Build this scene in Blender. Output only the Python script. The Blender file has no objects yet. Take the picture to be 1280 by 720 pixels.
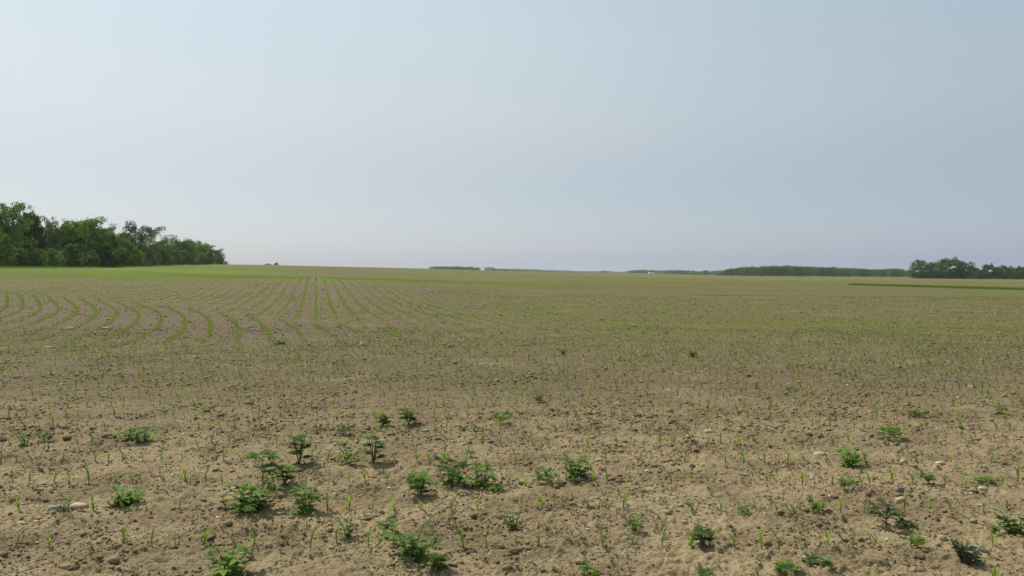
import bpy, math, random
import numpy as np
from math import radians, sin, cos, tan, pi

C = bpy.context.scene.collection
sc = bpy.context.scene
rng = np.random.default_rng(7)
random.seed(7)

# ------------------------------------------------------------------ camera, sky, sun
CAM_H, F, W, H, HZ = 1.70, 1004.0, 1280.0, 720.0, 343.0
cam = bpy.data.objects.new("camera", bpy.data.cameras.new("camera"))
C.objects.link(cam)
cam.data.sensor_width = 36.0
cam.data.lens = 36.0 * F / W
cam.data.clip_start, cam.data.clip_end = 0.1, 30000
cam.location = (0, 0, CAM_H)
cam.rotation_euler = (radians(90) - math.atan((H / 2 - HZ) / F), 0, 0)
sc.camera = cam

SUN_EL, SUN_AZ = 54.0, -50.0            # azimuth from +Y, minus = to the left of the view
world = bpy.data.worlds.new("World")
sc.world = world
world.use_nodes = True
nt = world.node_tree
for n in list(nt.nodes): nt.nodes.remove(n)
sky = nt.nodes.new("ShaderNodeTexSky")
sky.sky_type = 'NISHITA'
sky.sun_disc = False
sky.sun_elevation = radians(SUN_EL)
sky.sun_rotation = radians(SUN_AZ)
sky.altitude = 0
sky.air_density = 1.0
sky.dust_density = 1.5
sky.ozone_density = 1.0
SKY_STRENGTH = 0.08
tc_ = nt.nodes.new("ShaderNodeTexCoord"); sp_ = nt.nodes.new("ShaderNodeSeparateXYZ")
nt.links.new(tc_.outputs['Generated'], sp_.inputs[0])
vc_ = nt.nodes.new("ShaderNodeValToRGB")                 # high thin veil of cloud; bluer, denser air low down
nt.links.new(sp_.outputs[2], vc_.inputs[0])
vc_.color_ramp.interpolation = 'B_SPLINE'
el_ = vc_.color_ramp.elements
el_[0].position, el_[0].color = 0.0, (.150, .225, .400, 1)
el_[1].position, el_[1].color = 0.33, (.330, .365, .285, 1)
for p_, c_ in ((.10, (.115, .100, .120, 1)), (.19, (.320, .275, .185, 1))):
    e_ = el_.new(p_); e_.color = c_
dt_ = nt.nodes.new("ShaderNodeVectorMath"); dt_.operation = 'DOT_PRODUCT'
dt_.inputs[1].default_value = (-.80, .60, 0); nt.links.new(tc_.outputs['Generated'], dt_.inputs[0])
ma_ = nt.nodes.new("ShaderNodeMapRange"); nt.links.new(dt_.outputs['Value'], ma_.inputs[0])
for i, v in enumerate((-.05, .62, 0, 1)): ma_.inputs[i + 1].default_value = v
mc_ = nt.nodes.new("ShaderNodeMix"); mc_.data_type = 'RGBA'
mc_.inputs['A'].default_value = (.68, .77, .93, 1); mc_.inputs['B'].default_value = (1, 1, 1, 1)
nt.links.new(ma_.outputs[0], mc_.inputs['Factor'])
cn_ = nt.nodes.new("ShaderNodeTexNoise"); cn_.inputs['Scale'].default_value = 1.6; cn_.inputs['Detail'].default_value = 5
cm_ = nt.nodes.new("ShaderNodeMapping"); cm_.inputs['Scale'].default_value = (1, 1, 1.5)
nt.links.new(tc_.outputs['Generated'], cm_.inputs[0]); nt.links.new(cm_.outputs[0], cn_.inputs['Vector'])
cr_ = nt.nodes.new("ShaderNodeMapRange"); nt.links.new(cn_.outputs[0], cr_.inputs[0])   # faint unevenness of the veil
for i, v in enumerate((.3, .7, .96, 1.04)): cr_.inputs[i + 1].default_value = v
v1_ = nt.nodes.new("ShaderNodeVectorMath"); v1_.operation = 'MULTIPLY'
nt.links.new(vc_.outputs['Color'], v1_.inputs[0]); nt.links.new(mc_.outputs['Result'], v1_.inputs[1])
vm_ = nt.nodes.new("ShaderNodeVectorMath"); vm_.operation = 'SCALE'
nt.links.new(v1_.outputs[0], vm_.inputs[0]); nt.links.new(cr_.outputs[0], vm_.inputs['Scale'])
sk_ = nt.nodes.new("ShaderNodeVectorMath"); sk_.operation = 'SCALE'; sk_.inputs['Scale'].default_value = SKY_STRENGTH
ad_ = nt.nodes.new("ShaderNodeVectorMath"); ad_.operation = 'ADD'
nt.links.new(sky.outputs[0], sk_.inputs[0]); nt.links.new(sk_.outputs[0], ad_.inputs[0]); nt.links.new(vm_.outputs[0], ad_.inputs[1])
sv_ = nt.nodes.new("ShaderNodeVectorMath"); sv_.operation = 'SCALE'; sv_.inputs['Scale'].default_value = 1 / SKY_STRENGTH
nt.links.new(ad_.outputs[0], sv_.inputs[0])
bg = nt.nodes.new("ShaderNodeBackground"); bg.inputs['Strength'].default_value = SKY_STRENGTH
wo = nt.nodes.new("ShaderNodeOutputWorld")
nt.links.new(sv_.outputs[0], bg.inputs['Color'])
nt.links.new(bg.outputs[0], wo.inputs[0])

sl = bpy.data.lights.new("sun", 'SUN')
sl.energy = 4.3
sl.angle = radians(0.8)
sl.color = (1.0, 0.955, 0.88)
so = bpy.data.objects.new("sun", sl); C.objects.link(so)
from mathutils import Vector
sd = Vector((sin(radians(SUN_AZ)) * cos(radians(SUN_EL)), cos(radians(SUN_AZ)) * cos(radians(SUN_EL)), sin(radians(SUN_EL))))
so.rotation_euler = (-sd).to_track_quat('-Z', 'Y').to_euler()

sc.view_settings.view_transform = 'Standard'
sc.view_settings.look = 'None'
sc.view_settings.exposure = 0.0
sc.view_settings.gamma = 1.0
sc.render.engine = 'CYCLES'
sc.cycles.use_denoising = True
sc.cycles.max_bounces = 6
sc.cycles.diffuse_bounces = 3
sc.cycles.transmission_bounces = 4
sc.cycles.volume_bounces = 1
HAZE_DENSITY = 0.000085

# ------------------------------------------------------------------ noise
_tab = rng.random((256, 256)).astype(np.float32)
def vnoise(x, y):
    xi, yi = np.floor(x), np.floor(y)
    fx, fy = x - xi, y - yi
    fx = fx * fx * fx * (fx * (fx * 6 - 15) + 10); fy = fy * fy * fy * (fy * (fy * 6 - 15) + 10)
    a, b = xi.astype(np.int64) & 255, yi.astype(np.int64) & 255
    a1, b1 = (a + 1) & 255, (b + 1) & 255
    return (_tab[a, b] * (1 - fx) + _tab[a1, b] * fx) * (1 - fy) + (_tab[a, b1] * (1 - fx) + _tab[a1, b1] * fx) * fy
def fbm(x, y, s, o=3, seed=0):
    t, am, tot = 0, 1.0, 0.0
    for k in range(o):
        c, q = cos(0.6 * k + seed), sin(0.6 * k + seed)
        t = t + am * vnoise((x * c - y * q) / s + 17.3 * k + 5.1 * seed, (x * q + y * c) / s + 9.7 * k + 3.3 * seed)
        tot += am; am *= 0.55; s *= 0.47
    return t / tot
def sstep(a, b, x):
    t = np.clip((x - a) / (b - a), 0, 1)
    return t * t * (3 - 2 * t)

# ------------------------------------------------------------------ terrain: heights surveyed along eleven bearings
COLS = {
    -300: [(40, 386), (60, 366), (90, 352), (120, 342), (170, 337), (260, 336), (450, 337), (900, 338), (3000, 341)],
    0:    [(30, 399), (38, 386), (46, 377), (60, 366), (80, 355), (100, 346), (125, 340), (160, 333.5), (200, 332.5), (300, 333), (600, 336), (3000, 341)],
    60:   [(30, 399), (38, 386), (46, 377), (60, 365), (80, 354), (100, 346), (125, 340), (160, 335.5), (190, 334.2), (300, 334), (600, 337), (3000, 341)],
    150:  [(30, 399), (38, 386), (46, 377), (60, 364), (80, 353), (100, 345.5), (130, 341), (180, 335), (240, 331.8), (300, 331.2), (600, 335), (3000, 341)],
    270:  [(30, 399), (38, 387), (46, 378), (55, 368), (62, 360), (70, 352.5), (78, 349.5), (95, 347), (130, 345), (180, 340), (250, 334), (350, 330.6), (430, 329.6), (520, 330.5), (900, 336), (3000, 341.5)],
    400:  [(30, 399), (38, 388), (46, 379), (56, 368.5), (62, 361), (69, 353.5), (77, 350.3), (95, 348.3), (130, 347.8), (170, 344.5), (230, 339), (300, 334.8), (380, 332.8), (450, 332.8), (900, 338), (3000, 342)],
    520:  [(30, 400), (40, 386), (52, 374), (62, 364), (70, 357.5), (80, 353.5), (100, 350.8), (140, 350), (190, 346), (260, 341), (340, 337), (430, 335.2), (520, 335.1), (900, 338), (3000, 342)],
    640:  [(30, 400), (40, 387), (55, 374), (70, 366), (90, 359), (120, 355), (170, 352), (240, 347.5), (330, 343), (450, 339.8), (600, 338.8), (800, 338.9), (1200, 339.6), (3000, 341.5)],
    780:  [(30, 400), (40, 387), (60, 373), (85, 363), (120, 357), (170, 353), (250, 348.6), (400, 344.8), (700, 342.6), (1200, 341.9), (3000, 342.3)],
    900:  [(30, 400), (50, 378), (80, 365), (120, 358), (170, 354.5), (250, 351), (400, 347.7), (700, 345.6), (1200, 344.6), (3000, 343.6)],
    1100: [(30, 400), (50, 379), (80, 366.5), (120, 360), (170, 356.5), (250, 353), (400, 349.4), (700, 347), (1200, 345.6), (3000, 344)],
    1280: [(30, 400), (50, 380), (80, 368.5), (120, 363), (170, 359.5), (250, 355.5), (400, 351.5), (700, 348.3), (1200, 346), (3000, 344)],
    1700: [(30, 401), (50, 382), (80, 371), (120, 366), (170, 362), (250, 357), (400, 352), (700, 348.5), (1200, 346), (3000, 344)],
}
LG = np.linspace(math.log(2.0), math.log(6000), 700)
AZC = np.linspace(-0.85, 0.85, 171)
def _build_table():
    px = np.array(sorted(COLS)); rows = []
    for p in px:
        pts = [(2, HZ + F * CAM_H / 2), (14, HZ + F * CAM_H / 14), (20, HZ + F * CAM_H / 20), (25, HZ + F * CAM_H / 25 + .2)] + COLS[p] + [(6000, 343.0)]
        Y = np.array([q[0] for q in pts], float); y = np.array([q[1] for q in pts], float)
        z = CAM_H - (y - HZ) * Y / F
        z[:2] = 0
        rows.append(np.interp(LG, np.log(Y), z))
    T = np.array(rows)                                       # bearing x distance
    k = np.exp(-0.5 * (np.arange(-14, 15) / 5.5) ** 2); k /= k.sum()
    T = np.array([np.convolve(np.pad(r, 14, mode='edge'), k, mode='valid') for r in T])
    az = np.arctan((px - 640) / F)
    T2 = np.array([np.interp(AZC, az, T[:, j]) for j in range(T.shape[1])])     # distance x bearing
    k = np.exp(-0.5 * (np.arange(-9, 10) / 3.5) ** 2); k /= k.sum()
    T2 = np.array([np.convolve(np.pad(r, 9, mode='edge'), k, mode='valid') for r in T2])
    return T2
TT = _build_table()
def height(X, Y):
    X = np.asarray(X, float); Y = np.asarray(Y, float)
    r = np.hypot(X, Y); az = np.arctan2(X, Y)
    back = np.clip((np.abs(az) - 0.85) / (pi - 0.85), 0, 1)
    azc = np.clip(az, -0.85, 0.85) * (1 - sstep(0, 1, back))
    d = np.maximum(r * np.cos(azc), 2.0)
    i = (np.log(d) - LG[0]) / (LG[1] - LG[0]); i = np.clip(i, 0, len(LG) - 1.001)
    j = (azc - AZC[0]) / (AZC[1] - AZC[0]); j = np.clip(j, 0, len(AZC) - 1.001)
    i0, j0 = i.astype(int), j.astype(int); fi, fj = i - i0, j - j0
    z = (TT[i0, j0] * (1 - fi) + TT[i0 + 1, j0] * fi) * (1 - fj) + (TT[i0, j0 + 1] * (1 - fi) + TT[i0 + 1, j0 + 1] * fi) * fj
    return z + (fbm(X, Y, 7.0, 3, 2) - .5) * 0.05 * sstep(8, 25, r)
def ground_at(px, py):
    Y = np.exp(np.linspace(math.log(2.5), math.log(4000), 6000))
    X = (px - 640) / F * Y
    y = HZ + F * (CAM_H - height(X, Y)) / Y
    k = np.argmax(y <= py)
    return float(X[k]), float(Y[k])

# crop rows: headland rows across the view, then rows running away that swing left
ROW = 0.76
_SY = np.linspace(5, 90, 400)
_SI = np.cumsum(np.interp(_SY, [18, 25, 29, 34, 38, 42, 50, 60, 80], [.28, .36, .42, .51, .575, .61, .64, .65, .65])) * (_SY[1] - _SY[0])
def row_family(X, Y):
    """near family swings to the left; it meets the straight far family along an oblique line"""
    c0 = X + 0.244 * Y
    Yb = np.interp(c0, [-40, -21, -8, -3, 2.0, 6], [76, 56, 41, 32, 24, 12])
    return Y < Yb
def row_u(X, Y):
    far = (X + 0.244 * Y) * 0.97
    near = (X + np.interp(Y, _SY, _SI)) * .885
    return np.where(row_family(X, Y), near, far)
def headland_edge(X):
    return 20.3 + 0.06 * X + 0.0 * X

def soil_relief(X, Y, r):
    """clods, crumbs and planter furrows; finer scales die out where the mesh is too coarse for them"""
    wx = X + 0.06 * (fbm(X, Y, .15, 2, 4) - .5); wy = Y + 0.06 * (fbm(X, Y, .15, 2, 5) - .5)
    z = (fbm(X, Y, .9, 2, 1) - .5) * .035
    z = z + (np.abs(fbm(wx, wy, .30, 2, 3) - .5)) * -.05 + .008
    m = sstep(.42, .66, fbm(X, Y, .55, 2, 8))
    c1 = np.clip(fbm(wx, wy, .105, 2, 6) - .52, 0, 1)
    z = z + c1 * (.030 + .05 * m) * (1 - sstep(18, 36, r))
    z = z + (fbm(wx, wy, .24, 2, 18) - .5) * .05 * sstep(8, 16, r) * (1 - sstep(30, 55, r))
    rid = 1 - np.abs(fbm(wx * .8, wy, .07, 3, 12) * 2 - 1)
    z = z + (rid - .8) * .032 * (1 - sstep(9, 18, r))
    c2 = np.clip(fbm(wx, wy, .042, 2, 7) - .5, 0, 1)
    z = z + c2 * (.022 + .035 * m) * (1 - sstep(7, 14, r))
    c3 = fbm(X, Y, .018, 1, 9) - .5
    z = z + c3 * .006 * (1 - sstep(5, 8, r))
    fur = np.cos(2 * pi * (Y - 4.22) / ROW)
    z = z - np.clip(fur - .55, 0, 1) * .016 * (1 - sstep(10, 16, r))
    return z * (1 - sstep(25, 60, r))
def ground_z(X, Y):
    X = np.asarray(X, float); Y = np.asarray(Y, float)
    return height(X, Y) + soil_relief(X, Y, np.hypot(X, Y))

# ------------------------------------------------------------------ mesh helpers
def mesh_from(name, V, faces, mat=None, smooth=False, col=None):
    """faces: list of int arrays (n,3) or (n,4)"""
    me = bpy.data.meshes.new(name)
    V = np.ascontiguousarray(V, np.float32)
    me.vertices.add(len(V)); me.vertices.foreach_set("co", V.ravel())
    loops = np.concatenate([f.ravel() for f in faces]).astype(np.int32)
    sizes = np.concatenate([np.full(len(f), f.shape[1], np.int32) for f in faces])
    starts = np.concatenate([[0], np.cumsum(sizes)[:-1]]).astype(np.int32)
    me.loops.add(len(loops)); me.loops.foreach_set("vertex_index", loops)
    me.polygons.add(len(sizes)); me.polygons.foreach_set("loop_start", starts); me.polygons.foreach_set("loop_total", sizes)
    if smooth: me.polygons.foreach_set("use_smooth", np.ones(len(sizes), bool))
    for nm, arr in (col or {}).items():
        a = me.attributes.new(nm, 'FLOAT', 'POINT'); a.data.foreach_set("value", np.ascontiguousarray(arr, np.float32))
    me.update(); me.validate()
    if mat: me.materials.append(mat)
    return me
def link(name, me, parent=None, loc=None):
    o = bpy.data.objects.new(name, me); C.objects.link(o)
    if parent is not None: o.parent = parent
    if loc is not None: o.location = loc
    return o
def tag(o, label=None, cat=None, group=None, kind=None):
    if label: o["label"] = label
    if cat: o["category"] = cat
    if group: o["group"] = group
    if kind: o["kind"] = kind
    return o
def empty(name, loc, rz=0.0, scale=1.0):
    o = bpy.data.objects.new(name, None); C.objects.link(o)
    o.location = loc; o.rotation_euler = (0, 0, rz)
    o.scale = (scale,) * 3 if not isinstance(scale, tuple) else scale
    o.empty_display_size = .1
    return o
class MB:
    def __init__(s): s.v, s.q, s.t, s.n, s.a = [], [], [], 0, []
    def add(s, V, q=None, t=None, val=0.5):
        V = np.asarray(V, float)
        if q is not None and len(q): s.q.append(np.asarray(q) + s.n)
        if t is not None and len(t): s.t.append(np.asarray(t) + s.n)
        s.v.append(V); s.a.append(np.full(len(V), val)); s.n += len(V)
    def arrays(s):
        V = np.concatenate(s.v)
        F_ = []
        if s.q: F_.append(np.concatenate(s.q))
        if s.t: F_.append(np.concatenate(s.t))
        return V, F_, np.concatenate(s.a)
    def mesh(s, name, mat, smooth=False):
        V, F_, a = s.arrays()
        return mesh_from(name, V, F_, mat, smooth, {"tint": a})
def tube(mb, pts, rad, n=6, val=.5):
    pts = np.asarray(pts, float); rad = np.asarray(rad, float); k = len(pts)
    d = np.gradient(pts, axis=0); d /= np.linalg.norm(d, axis=1)[:, None] + 1e-9
    ref = np.array([0.31, 0.93, 0.17]); V = []
    for i in range(k):
        a = np.cross(d[i], ref); a /= np.linalg.norm(a) + 1e-9; b = np.cross(d[i], a)
        th = np.arange(n) * 2 * pi / n
        V.append(pts[i] + rad[i] * (np.cos(th)[:, None] * a + np.sin(th)[:, None] * b))
    q = [[i * n + j, i * n + (j + 1) % n, (i + 1) * n + (j + 1) % n, (i + 1) * n + j] for i in range(k - 1) for j in range(n)]
    mb.add(np.concatenate(V), q, None, val)
def scatter(tmpl, P, yaw, scl, lean=None, tint=None):
    """many copies of a template (V, faces, tint) as plain arrays"""
    V, Fs, _ = tmpl
    n, m = len(P), len(V)
    c, s = np.cos(yaw)[:, None], np.sin(yaw)[:, None]
    sc3 = scl if np.ndim(scl) == 2 else np.repeat(np.asarray(scl)[:, None], 3, 1)
    x, y, z = V[None, :, 0] * sc3[:, :1], V[None, :, 1] * sc3[:, 1:2], V[None, :, 2] * sc3[:, 2:3]
    if lean is not None:
        x = x + z * lean[:, :1]; y = y + z * lean[:, 1:2]
    out = np.empty((n, m, 3), np.float32)
    out[..., 0] = x * c - y * s + P[:, :1]; out[..., 1] = x * s + y * c + P[:, 1:2]; out[..., 2] = z + P[:, 2:3]
    off = (np.arange(n) * m)[:, None, None]
    faces = [(f[None] + off).reshape(-1, f.shape[1]) for f in Fs]
    t = np.repeat(tint if tint is not None else rng.random(n), m)
    return out.reshape(-1, 3), faces, t
def merge(parts):
    V, q, t, a, n = [], [], [], [], 0
    for v, fs, tt in parts:
        V.append(v); a.append(tt)
        for f in fs: (q if f.shape[1] == 4 else t).append(f + n)
        n += len(v)
    F_ = [np.concatenate(z) for z in (q, t) if z]
    return np.concatenate(V), F_, np.concatenate(a)

# ------------------------------------------------------------------ materials
def newmat(name):
    m = bpy.data.materials.new(name); m.use_nodes = True
    t = m.node_tree
    for n in list(t.nodes): t.nodes.remove(n)
    return m, t, t.nodes.new("ShaderNodeOutputMaterial")
def node(t, ty, **kw):
    n = t.nodes.new(ty)
    for k, v in kw.items():
        if k in n.inputs.keys(): n.inputs[k].default_value = v
        else: setattr(n, k, v)
    return n
def mixc(t, fac, a, b, mode='MIX'):
    n = t.nodes.new("ShaderNodeMix"); n.data_type = 'RGBA'; n.blend_type = mode
    for s, v in (('Factor', fac), ('A', a), ('B', b)):
        if hasattr(v, 'links'): t.links.new(v, n.inputs[s])
        else: n.inputs[s].default_value = v if s == 'Factor' or len(v) == 4 else (*v, 1)
    return n.outputs['Result']
def mathn(t, op, a, b=0.0, clamp=False):
    n = t.nodes.new("ShaderNodeMath"); n.operation = op; n.use_clamp = clamp
    for i, v in enumerate((a, b)):
        if hasattr(v, 'links'): t.links.new(v, n.inputs[i])
        else: n.inputs[i].default_value = v
    return n.outputs[0]
def ramp(t, src, lo, hi, a=0.0, b=1.0):
    n = t.nodes.new("ShaderNodeMapRange"); n.interpolation_type = 'SMOOTHSTEP'
    t.links.new(src, n.inputs[0])
    for i, v in enumerate((lo, hi, a, b)): n.inputs[i + 1].default_value = v
    return n.outputs[0]
def noise(t, vec, scale, detail=3.0, rough=.55):
    n = t.nodes.new("ShaderNodeTexNoise"); n.inputs['Scale'].default_value = scale
    n.inputs['Detail'].default_value = detail; n.inputs['Roughness'].default_value = rough
    t.links.new(vec, n.inputs['Vector'])
    return n.outputs[0]
def attr(t, name):
    n = t.nodes.new("ShaderNodeAttribute"); n.attribute_name = name
    return n.outputs['Fac']

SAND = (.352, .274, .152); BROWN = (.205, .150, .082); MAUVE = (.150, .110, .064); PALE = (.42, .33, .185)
CORN_FAR = (.112, .118, .018)
def soil_material(name, field):
    m, t, out = newmat(name)
    geo = node(t, "ShaderNodeNewGeometry"); P = geo.outputs['Position']
    col = mixc(t, ramp(t, noise(t, P, 1.3, 4), .38, .66), SAND, BROWN)
    col = mixc(t, ramp(t, noise(t, P, 11, 4, .6), .45, .72, 0, .55), col, BROWN)
    col = mixc(t, ramp(t, noise(t, P, 45, 3, .6), .52, .75, 0, .6), col, PALE)
    pal = ramp(t, noise(t, P, 7, 5, .75), .54, .70, 0, .65); drk = ramp(t, noise(t, P, 5.3, 6, .8), .56, .70, 0, .8)
    if not field:
        col = mixc(t, ramp(t, attr(t, 'tint'), .35, .95, 0, .55), col, (.150, .100, .058))
    if field:
        col = mixc(t, ramp(t, noise(t, P, 27, 4, .65), .56, .68, 0, .75), col, (.120, .083, .050))
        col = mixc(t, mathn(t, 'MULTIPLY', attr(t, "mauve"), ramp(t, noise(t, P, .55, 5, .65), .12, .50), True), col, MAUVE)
        mp = node(t, "ShaderNodeMapping"); mp.inputs['Scale'].default_value = (.25, 1, 1)
        t.links.new(P, mp.inputs[0])
        col = mixc(t, pal, col, (.33, .25, .145)); col = mixc(t, drk, col, (.085, .060, .036))
        col = mixc(t, attr(t, "plum"), col, (.150, .098, .074))
        # sparse green of seedlings far off: rows 0.78 m apart that lean with the drilling direction
        sx = node(t, "ShaderNodeSeparateXYZ"); t.links.new(P, sx.inputs[0])
        u = mathn(t, 'ADD', sx.outputs[0], mathn(t, 'MULTIPLY', sx.outputs[1], .244))
        st = mathn(t, 'COSINE', mathn(t, 'MULTIPLY', u, 2 * pi * .97 / ROW))
        st2 = mathn(t, 'SINE', mathn(t, 'MULTIPLY', u, 2 * pi * .97 / ROW / 6))
        st = mathn(t, 'ADD', mathn(t, 'MULTIPLY', st, .55), mathn(t, 'MULTIPLY', st2, .25))
        st = mathn(t, 'MULTIPLY', st, attr(t, "rows"))
        col = mixc(t, mathn(t, 'MULTIPLY', st, -1.2, True), col, (.150, .105, .066))
        n2 = mathn(t, 'MULTIPLY', mathn(t, 'SUBTRACT', noise(t, mp.outputs[0], .10, 7, .72), .5), 2.2)
        n3 = mathn(t, 'MULTIPLY', mathn(t, 'SUBTRACT', noise(t, P, 2.2, 3, .6), .5), .9)
        g = mathn(t, 'MULTIPLY', attr(t, "green"), mathn(t, 'ADD', mathn(t, 'ADD', 1.0, st), mathn(t, 'ADD', n2, n3)), True)
        lush = mixc(t, attr(t, "lush"), CORN_FAR, (.125, .195, .016))
        col = mixc(t, g, col, lush)
    b = node(t, "ShaderNodeBsdfPrincipled", Roughness=.95)
    b.inputs['Specular IOR Level'].default_value = .15
    t.links.new(col, b.inputs['Base Color'])
    bp = node(t, "ShaderNodeBump", Strength=.8, Distance=.022)
    hgt = mathn(t, 'ADD', noise(t, P, 60, 4, .65), mathn(t, 'MULTIPLY', noise(t, P, 18, 3, .6), 1.6))
    t.links.new(hgt, bp.inputs['Height']); t.links.new(bp.outputs[0], b.inputs['Normal'])
    t.links.new(b.outputs[0], out.inputs[0])
    return m
def leaf_material(name, dark, light, trans=.35, spec=.3, transcol=None):
    m, t, out = newmat(name)
    geo = node(t, "ShaderNodeNewGeometry")
    col = mixc(t, attr(t, "tint"), dark, light)
    oi = node(t, "ShaderNodeObjectInfo")
    hs = node(t, "ShaderNodeHueSaturation")
    t.links.new(ramp(t, oi.outputs['Random'], 0, 1, .8, 1.2), hs.inputs['Value']); t.links.new(col, hs.inputs['Color'])
    b = node(t, "ShaderNodeBsdfPrincipled", Roughness=.55); b.inputs['Specular IOR Level'].default_value = spec
    t.links.new(hs.outputs[0], b.inputs['Base Color'])
    tr = node(t, "ShaderNodeBsdfTranslucent")
    t.links.new(mixc(t, 1.0, hs.outputs[0], transcol or (1.5, 1.6, .7), 'MULTIPLY'), tr.inputs['Color'])
    mx = node(t, "ShaderNodeMixShader"); mx.inputs[0].default_value = trans
    t.links.new(b.outputs[0], mx.inputs[1]); t.links.new(tr.outputs[0], mx.inputs[2]); t.links.new(mx.outputs[0], out.inputs[0])
    return m
def plain_material(name, a, b_, scale=8, rough=.85, bump=.3, dist=.01, obj=True):
    m, t, out = newmat(name)
    tc = node(t, "ShaderNodeTexCoord"); P = tc.outputs['Object'] if obj else node(t, "ShaderNodeNewGeometry").outputs['Position']
    col = mixc(t, ramp(t, noise(t, P, scale, 4, .6), .35, .68), a, b_)
    b = node(t, "ShaderNodeBsdfPrincipled", Roughness=rough); b.inputs['Specular IOR Level'].default_value = .25
    t.links.new(col, b.inputs['Base Color'])
    bp = node(t, "ShaderNodeBump", Strength=bump, Distance=dist); t.links.new(noise(t, P, scale * 3, 4, .6), bp.inputs['Height'])
    t.links.new(bp.outputs[0], b.inputs['Normal']); t.links.new(b.outputs[0], out.inputs[0])
    return m
M_FIELD = soil_material("field_soil", True)
M_CLOD = soil_material("clod_soil", False)
M_CORN = leaf_material("corn_blade", (.095, .165, .024), (.20, .275, .045), .45)
M_CORN_FAR = leaf_material("field_corn_blade", (.110, .155, .028), (.185, .225, .05), .38, .2)
M_CORNSTALK = leaf_material("corn_stalk", (.15, .19, .07), (.24, .24, .12), .2)
M_WEED = leaf_material("ragweed_leaf", (.055, .120, .016), (.17, .27, .035), .45, .2)
M_WEEDPALE = leaf_material("pale_weed_leaf", (.075, .13, .03), (.145, .205, .055), .35)
M_WEEDDARK = leaf_material("dark_weed_leaf", (.035, .062, .022), (.07, .105, .04), .25, .15)
M_WEEDRED = leaf_material("reddish_weed_leaf", (.09, .075, .035), (.10, .14, .05), .25)
M_STEM = leaf_material("weed_stem", (.07, .10, .035), (.13, .13, .06), .05)
M_GRASS = leaf_material("grass_blade", (.065, .115, .018), (.12, .185, .03), .4)
M_STRIP = leaf_material("strip_grass_blade", (.085, .145, .022), (.145, .22, .035), .42, .1)
M_STRAW = plain_material("straw", (.42, .34, .20), (.24, .18, .11), 30, .8, .2, .004, False)
M_BARK = plain_material("bark", (.10, .085, .068), (.19, .165, .14), 3, .95, .6, .05)
M_TREE_DARK = leaf_material("tree_leaf_dark", (.040, .080, .018), (.098, .158, .036), .40, .15)
M_TREE_MID = leaf_material("tree_leaf_mid", (.058, .108, .022), (.13, .19, .040), .40, .15)
M_TREE_LIGHT = leaf_material("tree_leaf_light", (.075, .13, .026), (.15, .215, .045), .38, .15)
M_TREE_GREY = leaf_material("tree_leaf_grey", (.060, .085, .038), (.12, .145, .075), .30, .15)
M_WALLWHITE = plain_material("white_siding", (.66, .66, .65), (.58, .58, .57), 1, .7, .1)
M_ROOFGREY = plain_material("metal_roof", (.55, .56, .57), (.46, .47, .48), 1, .5, .1)
M_DOOR = plain_material("shed_door", (.30, .31, .32), (.24, .25, .26), 1, .6, .1)

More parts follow.
